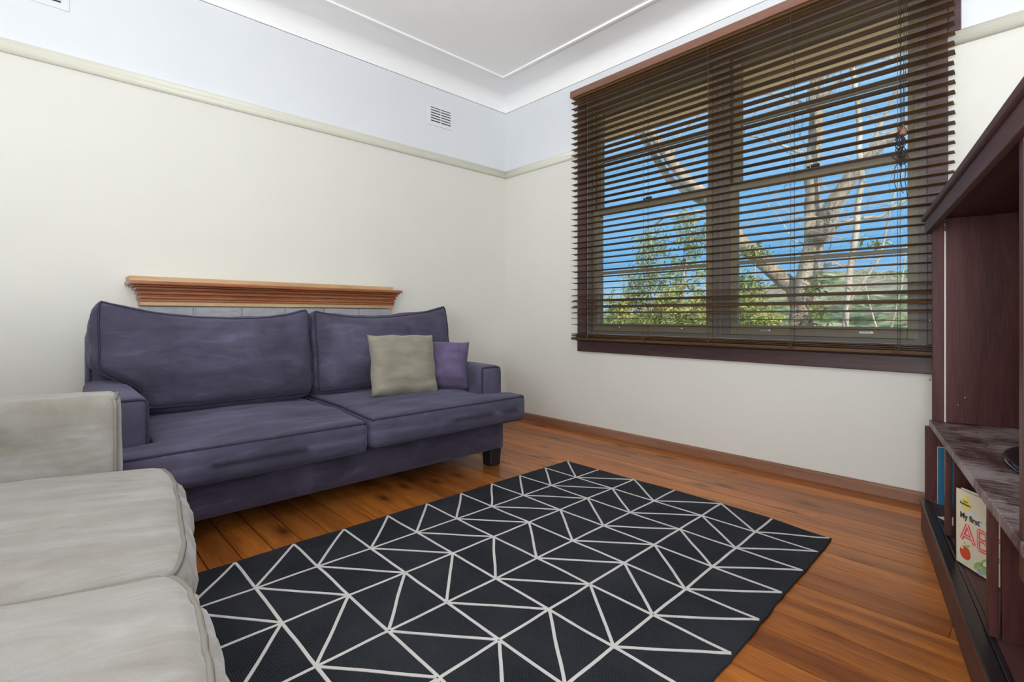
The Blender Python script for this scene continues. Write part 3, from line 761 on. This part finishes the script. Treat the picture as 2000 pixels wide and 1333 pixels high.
def text(parent, nm, body, size, x, z, mat, y=-.0012, rot=0.0, bold=0.0):
    c = bpy.data.curves.new(nm, 'FONT'); c.body = body; c.size = size; c.extrude = .0002; c.offset = bold; c.align_x = 'LEFT'
    t = bpy.data.objects.new(nm, c); COL.objects.link(t)
    me = bpy.data.meshes.new_from_object(t.evaluated_get(bpy.context.evaluated_depsgraph_get())); bpy.data.objects.remove(t)
    me.transform(Matrix.Translation((x, y, z)) @ Matrix.Rotation(-rot, 4, 'Y') @ Matrix.Rotation(R(90), 4, 'X'))
    return link(nm, me, parent, mat)
bx_ang = CA + math.atan2(.451, .892)
ab = empty('picture_book', cabpt(.613, .028, .1325), bx_ang); tag(ab, 'cream children\'s alphabet book with red letters and an apple', 'book')
BW_, BH_ = .19, .222
box('front_cover', 0, BW_, 0, .0022, 0, BH_, PR['cover'], ab, .0006)
box('pages', .001, BW_ - .004, .0026, .0145, .003, BH_ - .003, PR['page'], ab)
bc = box('back_cover', 0, BW_, .015, .0172, 0, BH_, PR['cover'], ab, .0006); bc.rotation_euler = (0, 0, R(6))
flat(ab, 'cover_sun', [ell(.040, .187, .0165, .0165)] + [stroke((.040 + .0185 * cos(a), .187 + .0185 * sin(a)), (.040 + .0225 * cos(a), .187 + .0225 * sin(a)), .0012) for a in [2 * pi * i / 22 for i in range(22)]], PR['yellow'])
text(ab, 'cover_lettering', 'Little', .0085, .031, .190, PR['dark'])
text(ab, 'cover_lettering', 'Beginners', .0105, .017, .181, PR['dark'], bold=.0002)
text(ab, 'cover_lettering', 'My first', .024, .017, .140, PR['dark'], bold=.0006)
Aw = .0125
A_ = [((.022, .075), (.044, .125)), ((.044, .125), (.072, .075)), ((.031, .090), (.062, .090))]
flat(ab, 'cover_letter_a', [stroke(p, q, Aw) for p, q in A_], PR['red'], -.0008); flat(ab, 'cover_letter_a_inline', [stroke(p, q, .0018) for p, q in A_], PR['pale'], -.0014)
def bowl(cx, z0, z1, rx): 
    pts = [(cx + rx * cos(a), (z0 + z1) / 2 + (z1 - z0) / 2 * sin(a)) for a in [-pi / 2 + pi * i / 10 for i in range(11)]]
    return list(zip(pts, pts[1:]))
B_ = [((.086, .072), (.086, .128)), ((.086, .127), (.104, .127)), ((.086, .101), (.104, .101)), ((.086, .073), (.104, .073))] + bowl(.104, .101, .127, .013) + bowl(.104, .073, .101, .016)
flat(ab, 'cover_letter_b', [stroke(p, q, Aw * .9) for p, q in B_], PR['red'], -.0008); flat(ab, 'cover_letter_b_inline', [stroke(p, q, .0018) for p, q in B_], PR['pale'], -.0014)
C_ = [(.158 + .022 * cos(a), .100 + .027 * sin(a)) for a in [R(50) + R(260) * i / 16 for i in range(17)]]
flat(ab, 'cover_letter_c', [stroke(p, q, Aw) for p, q in zip(C_, C_[1:])], PR['red'], -.0008); flat(ab, 'cover_letter_c_inline', [stroke(p, q, .0018) for p, q in zip(C_, C_[1:])], PR['pale'], -.0014)
flat(ab, 'cover_apple', [[(.036 + .0205 * cos(a) * (1 - .10 * sin(a)), .040 + .021 * sin(a) - .004 * max(0, cos(2 * a + pi)) * (1 if sin(a) > 0 else 0)) for a in [2 * pi * i / 36 for i in range(36)]]], PR['apple'])
flat(ab, 'apple_highlight', [ell(.025, .050, .0045, .0035)], PR['pale'], -.0012)
flat(ab, 'apple_leaf', [stroke((.038, .058), (.034, .071), .003), [(.039, .060), (.046, .067), (.055, .068), (.051, .061), (.044, .058)]], PR['green'], -.0010)
flat(ab, 'cover_car', [ell(.105, .024, .030, .014, 20, 0, pi), [(.070, .010), (.150, .010), (.150, .024), (.070, .024)], ell(.120, .030, .026, .026, 20, 0, pi)], PR['green'])
flat(ab, 'car_window', [ell(.121, .033, .019, .018, 18, 0, pi)], PR['sky'], -.0010)
flat(ab, 'car_wheel', [ell(.092, .012, .0125, .0125)], PR['blue'], -.0012); flat(ab, 'car_hub', [ell(.092, .012, .0068, .0068)], PR['orange'], -.0017)
flat(ab, 'cover_cloud', [ell(.062, .165, .011, .006), ell(.069, .168, .007, .005), ell(.088, .152, .012, .006), ell(.094, .155, .007, .005)], PR['sky'])
flat(ab, 'cover_bird', [stroke((.112, .160), (.125, .140), .007), stroke((.122, .152), (.136, .158), .006)], PR['blue'])
bb = empty('picture_book', cabpt(.040, .048, .1275), CA + R(90)); tag(bb, 'thin teal blue book standing against the entertainment unit\'s end panel', 'book')
box('front_cover', 0, .165, 0, .002, 0, .228, PR['teal'], bb, .0005)
box('pages', .002, .162, .0022, .010, .003, .225, PR['white'], bb)
box('back_cover', 0, .165, .0102, .0122, 0, .228, PR['white'], bb, .0005)
lf = box('leaflet', 0, .14, -.05, .05, 0, .0012, PR['white']); lf.location = cabpt(.18, .075, .1275); lf.rotation_euler = (0, 0, CA + R(25)); tag(lf, 'white leaflet lying flat beside the teal book', 'paper')

# ------------------------------------------------------------------ outside
o = box('roof_eave', -1.5, 6, .151, .70, 2.53, 2.57, M['eave']); tag(o, 'tan roof soffit outside above the window', 'eave', kind='structure')
ge = empty('roof_gutter', (2.2, .74, 2.47)); tag(ge, 'grey metal gutter along the roof edge outside', 'gutter', kind='structure')
box('gutter_trough', -3.7, 3.8, -.039, .06, .0, .11, M['gutter'], ge, .012)
box('fascia_board', -3.7, 3.8, -.0395 - .02, -.0395, .0, .12, M['eave'], ge)
GZ = -2.2
bm = bmesh.new(); nx, ny = 60, 40; gv = {}
for i in range(nx + 1):
    for j in range(ny + 1):
        x, y = -130 + 190 * i / nx, .2 + 26 * (j / ny)
        gv[i, j] = bm.verts.new((x, y, GZ + (.12 * noise.noise(Vector((x * .3, y * .3, 0))) if y > 5 else 0)))
for i in range(nx):
    for j in range(ny): bm.faces.new((gv[i, j], gv[i + 1, j], gv[i + 1, j + 1], gv[i, j + 1]))
o = link('ground', mesh_of(bm, 'ground', True), None, M['ground']); tag(o, 'dry brown ground below the window outside', 'ground', kind='structure')
bm = bmesh.new(); nx, ny = 260, 110; gv = {}
for i in range(nx + 1):
    for j in range(ny + 1):
        u, v = i / nx, j / ny
        x, y = -150 + 190 * u, 25 + 75 * v
        rh = 1.0 + 7.2 * smoothstep(-62, -14, x) + 1.2 * noise.noise(Vector((x * .06, 0, 0)))
        z = GZ - .3 + (rh - GZ) * smoothstep(0, 1, v) + (1.1 * abs(noise.noise(Vector((x * .45, y * .45, 0)))) + .8 * noise.noise(Vector((x * .16, y * .16, 3)))) * (.25 + v)
        gv[i, j] = bm.verts.new((x, y, z))
for i in range(nx):
    for j in range(ny): bm.faces.new((gv[i, j], gv[i + 1, j], gv[i + 1, j + 1], gv[i, j + 1]))
o = link('hillside', mesh_of(bm, 'hillside', True), None, M['hill']); tag(o, 'distant scrubby green hillside seen through the window', 'hill', kind='structure')
BR = {
    'trunk': [(1.32, 3.5, -0.22, 0.15), (1.32, 3.5, 0.38, 0.143), (1.33, 3.5, 0.71, 0.135), (1.31, 3.5, 0.94, 0.128), (1.35, 3.5, 1.19, 0.119), (1.38, 3.5, 1.43, 0.111), (1.43, 3.5, 1.72, 0.103), (1.45, 3.5, 1.87, 0.095), (1.44, 3.5, 2.02, 0.088), (1.44, 3.5, 2.31, 0.081), (1.43, 3.5, 2.76, 0.073), (1.48, 3.5, 3.19, 0.065), (1.45, 3.5, 3.49, 0.058), (1.48, 3.5, 3.75, 0.05), (1.53, 3.5, 4.14, 0.043), (1.5, 3.5, 4.86, 0.035)],
    'B': [(1.46, 3.45, 1.74, 0.1), (1.54, 3.45, 1.82, 0.092), (1.64, 3.45, 2.12, 0.085), (1.74, 3.45, 2.29, 0.077), (1.88, 3.45, 2.5, 0.07), (2.0, 3.45, 2.61, 0.063), (2.13, 3.45, 2.72, 0.055), (2.24, 3.45, 2.78, 0.049), (2.38, 3.45, 2.91, 0.042), (2.58, 3.45, 3.13, 0.035)],
    'C': [(1.84, 3.1, 0.12, 0.032), (1.85, 3.1, 0.79, 0.031), (1.85, 3.1, 0.91, 0.031), (1.87, 3.1, 1.1, 0.03), (1.89, 3.1, 1.39, 0.029), (1.93, 3.1, 1.71, 0.029), (1.97, 3.1, 2.02, 0.028), (2.0, 3.1, 2.25, 0.027), (1.98, 3.1, 2.61, 0.027), (1.98, 3.1, 2.8, 0.026), (1.97, 3.1, 3.07, 0.025), (1.93, 3.1, 3.34, 0.025), (1.87, 3.1, 3.66, 0.025), (1.8, 3.1, 4.19, 0.024)],
    'C2': [(1.87, 3.1, 0.92, 0.019), (1.92, 3.1, 1.1, 0.017), (2.07, 3.1, 1.33, 0.015), (2.14, 3.1, 1.45, 0.013), (2.19, 3.1, 1.68, 0.011), (2.24, 3.1, 1.92, 0.009), (2.33, 3.1, 2.31, 0.007)],
    'B1': [(1.56, 3.4, 1.77, 0.029), (1.63, 3.4, 1.83, 0.026), (1.74, 3.4, 1.89, 0.023), (1.89, 3.4, 1.92, 0.021), (2.12, 3.4, 1.92, 0.018), (2.21, 3.4, 1.99, 0.015), (2.39, 3.4, 2.1, 0.013)],
    'low': [(1.49, 3.35, 1.35, 0.029), (1.55, 3.35, 1.4, 0.026), (1.6, 3.35, 1.44, 0.023), (1.69, 3.35, 1.45, 0.02), (1.77, 3.35, 1.41, 0.017), (1.84, 3.35, 1.46, 0.014), (1.97, 3.35, 1.51, 0.011)],
    'limb': [(1.28, 3.6, 0.98, 0.104), (1.19, 3.6, 1.23, 0.1), (0.94, 3.6, 1.45, 0.098), (0.77, 3.6, 1.61, 0.094), (0.57, 3.6, 1.83, 0.091), (0.43, 3.6, 2.07, 0.087), (0.26, 3.6, 2.3, 0.082), (0.09, 3.6, 2.54, 0.078), (-0.18, 3.6, 2.8, 0.074), (-0.44, 3.6, 3.13, 0.07), (-0.74, 3.6, 3.63, 0.066), (-0.93, 3.6, 3.96, 0.061), (-1.25, 3.6, 4.62, 0.056)],
    'limb2': [(0.04, 3.7, 2.46, 0.06), (-0.17, 3.7, 2.62, 0.057), (-0.49, 3.7, 2.87, 0.054), (-0.66, 3.7, 3.15, 0.05), (-0.88, 3.7, 3.51, 0.045), (-1.1, 3.7, 4.01, 0.041), (-1.27, 3.7, 4.49, 0.036)],
    'pale': [(0.53, 3.3, 2.12, 0.029), (0.29, 3.3, 2.21, 0.027), (0.15, 3.3, 2.25, 0.024), (-0.1, 3.3, 2.25, 0.021), (-0.33, 3.3, 2.27, 0.018), (-0.49, 3.3, 2.16, 0.014)],
    't1': [(1.48, 3.5, 3.19, 0.018), (1.29, 3.5, 3.4, 0.014), (0.94, 3.5, 3.63, 0.01), (0.67, 3.5, 3.85, 0.006)],
    't2': [(1.43, 3.5, 2.7, 0.024), (1.17, 3.5, 2.88, 0.018), (0.94, 3.5, 3.06, 0.013), (0.63, 3.5, 3.18, 0.007)],
    't3': [(1.45, 3.5, 3.46, 0.024), (1.65, 3.5, 3.69, 0.018), (1.8, 3.5, 3.86, 0.013), (1.99, 3.5, 4.06, 0.008)],
    't4': [(1.47, 3.5, 3.28, 0.035), (1.63, 3.5, 3.46, 0.03), (1.75, 3.5, 3.54, 0.024), (2.08, 3.5, 3.53, 0.018), (2.31, 3.5, 3.63, 0.013)],
    't5': [(2.0, 3.45, 2.61, 0.025), (2.09, 3.45, 2.92, 0.019), (2.22, 3.45, 3.2, 0.013), (2.38, 3.45, 3.45, 0.008)],
    't6': [(1.39, 3.5, 1.7, 0.012), (1.23, 3.5, 1.77, 0.01), (1.12, 3.5, 1.97, 0.007), (0.94, 3.5, 2.25, 0.005)],
    't7': [(-0.88, 3.7, 3.51, 0.023), (-1.22, 3.7, 3.83, 0.019), (-1.62, 3.7, 4.07, 0.014), (-1.98, 3.7, 4.3, 0.009)],
    't8': [(-0.44, 3.6, 3.13, 0.022), (-0.26, 3.6, 3.47, 0.017), (0.04, 3.6, 3.67, 0.012), (0.26, 3.6, 3.88, 0.007)],
    'g1': [(2.06, 2.9, 0.16, 0.013), (2.27, 2.9, 0.77, 0.01), (2.36, 2.9, 1.15, 0.007), (2.39, 2.9, 1.54, 0.005)],
    'g2': [(2.19, 2.9, 0.57, 0.01), (2.11, 2.9, 0.97, 0.007), (2.06, 2.9, 1.27, 0.004)],
}
BLOBS = [(-0.84, 3.0, 0.93, 0.33, 0.44), (-0.53, 3.1, 1.29, 0.43, 0.5), (-0.01, 3.0, 0.99, 0.47, 0.4), (0.03, 3.2, 1.47, 0.37, 0.41), (-0.47, 3.2, 1.86, 0.32, 0.39), (0.05, 3.3, 1.95, 0.31, 0.34), (-0.08, 3.4, 2.22, 0.24, 0.17), (-0.1, 2.9, 0.73, 0.67, 0.33), (0.4, 3.0, 0.92, 0.25, 0.38), (0.9, 3.0, 0.92, 0.27, 0.36), (1.16, 2.9, 0.83, 0.23, 0.23), (0.88, 3.2, 1.23, 0.21, 0.25), (0.83, 3.4, 1.65, 0.22, 0.16), (0.65, 3.3, 1.31, 0.19, 0.32), (1.55, 3.3, 0.86, 0.13, 0.28), (1.5, 3.3, 1.21, 0.13, 0.17), (2.11, 3.3, 1.6, 0.16, 0.07), (1.96, 3.3, 1.67, 0.11, 0.06), (-0.56, 2.9, 0.72, 0.42, 0.28), (0.64, 2.9, 0.74, 0.49, 0.18)]
def resample(pts, step=.10):
    out = []
    for a, b in zip(pts, pts[1:]):
        n = max(1, int((Vector(b[:3]) - Vector(a[:3])).length / step))
        for i in range(n): out.append(tuple(a[k] + (b[k] - a[k]) * i / n for k in range(4)))
    out.append(pts[-1]); return out
def limb(nm, key, parent, mat, n=12, wob=.22, jit=.012):
    L = parent.location
    p = resample(BR[key]); q = []
    for k, (x, y, z, r) in enumerate(p):
        v = Vector((x, y, z)); jv = Vector((noise.noise(v * 2.3), noise.noise(v * 2.3 + Vector((7, 7, 7))), 0)) * jit * (1 if 0 < k < len(p) - 1 else 0)
        q.append(v + jv - L)
    return tube(nm, q, [a[3] for a in p], mat, parent, n, wob)
def twigs(parent, keys, count, seed, mat, r0=.006):
    rn = random.Random(seed); bm = bmesh.new(); L = parent.location
    def grow(p, d_, ln, r, depth):
        pts = [p.copy()]; n = 5
        for i in range(n):
            d_ = (d_ + Vector((rn.gauss(0, .22), rn.gauss(0, .18), rn.gauss(.05, .16)))).normalized(); p = p + d_ * ln / n; pts.append(p.copy())
            if depth > 0 and i > 0 and rn.random() < .65:
                sd = (d_ + Vector((rn.gauss(0, .8), rn.gauss(0, .5), rn.gauss(.15, .6)))).normalized(); grow(p, sd, ln * rn.uniform(.35, .65), r * .6, depth - 1)
        add_tube(bm, [q - L for q in pts], [r * (1 - .7 * i / n) for i in range(n + 1)], 4, False)
    for c in range(count):
        b_ = BR[rn.choice(keys)]; i = rn.randrange(1, len(b_)); a, b2 = Vector(b_[i - 1][:3]), Vector(b_[i][:3]); p = a.lerp(b2, rn.random())
        if p.z < 1.1: continue
        grow(p, Vector((rn.gauss(0, 1), rn.gauss(0, .7), rn.uniform(-.2, 1.0))).normalized(), rn.uniform(.35, 1.0), r0 * rn.uniform(.6, 1.2), 2)
    o = link('twigs', mesh_of(bm, 'twigs', True), parent, mat); o['kind'] = 'stuff'; return o
def leaves(parent, blobs, per, seed, name='foliage', lo=.0, size=1.0):
    rn = random.Random(seed); L = parent.location; V_ = []; F_ = []; T_ = []
    for bx, by, bz, rx, rz in blobs:
        vol = rx * rz
        for k in range(int(per * vol * (1.9 if bz < 1.15 else 1.0))):
            while True:
                u = Vector((rn.uniform(-1, 1), rn.uniform(-1, 1), rn.uniform(-1, 1)))
                if u.length <= 1: break
            u *= (.55 + .45 * rn.random())
            p = Vector((bx + u.x * rx, by + u.y * min(rx, .35), bz + u.z * rz)) - L
            if noise.noise((p + L) * 4.5) < -.18 + lo: continue
            d_ = Vector((rn.gauss(0, 1), rn.gauss(0, .8), rn.gauss(-.25, .8))).normalized(); ln = rn.uniform(.045, .085) * size; w = ln * rn.uniform(.24, .40)
            sd = d_.cross(Vector((rn.gauss(0, 1), rn.gauss(0, 1), rn.gauss(0, 1)))).normalized(); up = sd.cross(d_) * w * .25
            i0 = len(V_)
            V_ += [p, p + d_ * ln * .5 + sd * w / 2 + up, p + d_ * ln, p + d_ * ln * .5 - sd * w / 2 + up, p + d_ * ln * .5]
            F_ += [(i0, i0 + 1, i0 + 4), (i0 + 1, i0 + 2, i0 + 4), (i0, i0 + 4, i0 + 3), (i0 + 4, i0 + 2, i0 + 3)]
            c = min(1, max(0, rn.gauss(.38 + .30 * noise.noise((p + L) * 2.2) + (.10 if bz < 1.1 else -.12), .22))); T_ += [c] * 4
    me = bpy.data.meshes.new(name); me.from_pydata([tuple(v) for v in V_], [], F_); at = me.attributes.new('tint', 'FLOAT', 'FACE'); at.data.foreach_set('value', T_)
    o = link(name, me, parent, M['leaf']); o['kind'] = 'stuff'; return o
BR['trunk'] = [(1.22, 3.5, -2.25, .24), (1.28, 3.5, -1.2, .19)] + BR['trunk']
gt = empty('gum_tree', (1.22, 3.5, GZ)); tag(gt, 'large bare gum tree with forked rough trunk outside the window', 'tree')
limb('trunk', 'trunk', gt, M['bark'], 14, .25, .03)
for k_ in ('B', 'limb', 'limb2'): limb('branch', k_, gt, M['bark'], 12, .22, .02)
for k_ in ('B1', 'low', 'pale', 't1', 't2', 't3', 't4', 't5', 't6', 't7', 't8'): limb('branch', k_, gt, M['bark2'], 8, .12, .03)
twigs(gt, ['trunk', 'B', 'B1', 't1', 't2', 't3', 't4', 't5', 'limb', 'limb2', 't7', 't8', 'low'], 95, 5, M['bark2'])
leaves(gt, [b for b in BLOBS if b[0] > 1.3], 3600, 3, 'leaf_clusters')
BR['C'] = [(1.90, 3.1, -2.22, .034)] + BR['C']
sp_ = empty('sapling', (1.90, 3.1, GZ)); tag(sp_, 'slender pale sapling standing beside the gum tree trunk', 'tree')
limb('stem', 'C', sp_, M['bark2'], 10, .1, .02); limb('branch', 'C2', sp_, M['bark2'], 7, .1, .02)
twigs(sp_, ['C', 'C2'], 26, 8, M['bark2'], .004)
BR['g1'] = [(2.25, 2.9, -2.22, .016)] + BR['g1']
s3 = empty('sapling', (2.25, 2.9, GZ)); tag(s3, 'thin leaning sapling outside the window end beside the entertainment unit', 'tree')
limb('stem', 'g1', s3, M['bark2'], 8, .1, .02); limb('branch', 'g2', s3, M['bark2'], 6, .1, .02); twigs(s3, ['g1', 'g2'], 16, 12, M['bark2'], .003)
for lo_, hi_, lb, sx, per in ((-9, .5, 'dense leafy shrub outside the window half by the room corner', -.3, 6200), (.5, 1.3, 'smaller leafy shrub in front of the gum tree trunk', .9, 6200)):
    bs = [b for b in BLOBS if lo_ <= b[0] < hi_]
    sh = empty('leafy_shrub', (sx, 3.1, GZ)); tag(sh, lb, 'shrub')
    rn = random.Random(4)
    for k_, b in enumerate(bs):
        q = [Vector((rn.uniform(-.12, .12), rn.uniform(-.1, .1), -.02))]; e_ = Vector((b[0], b[1], b[2] + b[4] * .5)) - sh.location
        for i in range(1, 9):
            u = i / 8; q.append(q[0].lerp(e_, u) + Vector((0, 0, .25 * sin(pi * u))) + Vector((rn.gauss(0, .03), rn.gauss(0, .03), 0)))
        tube('stem', q, [.028 * (1 - .8 * i / 8) for i in range(9)], M['bark2'], sh, 7)
    leaves(sh, bs, per, int(10 + sx * 10))
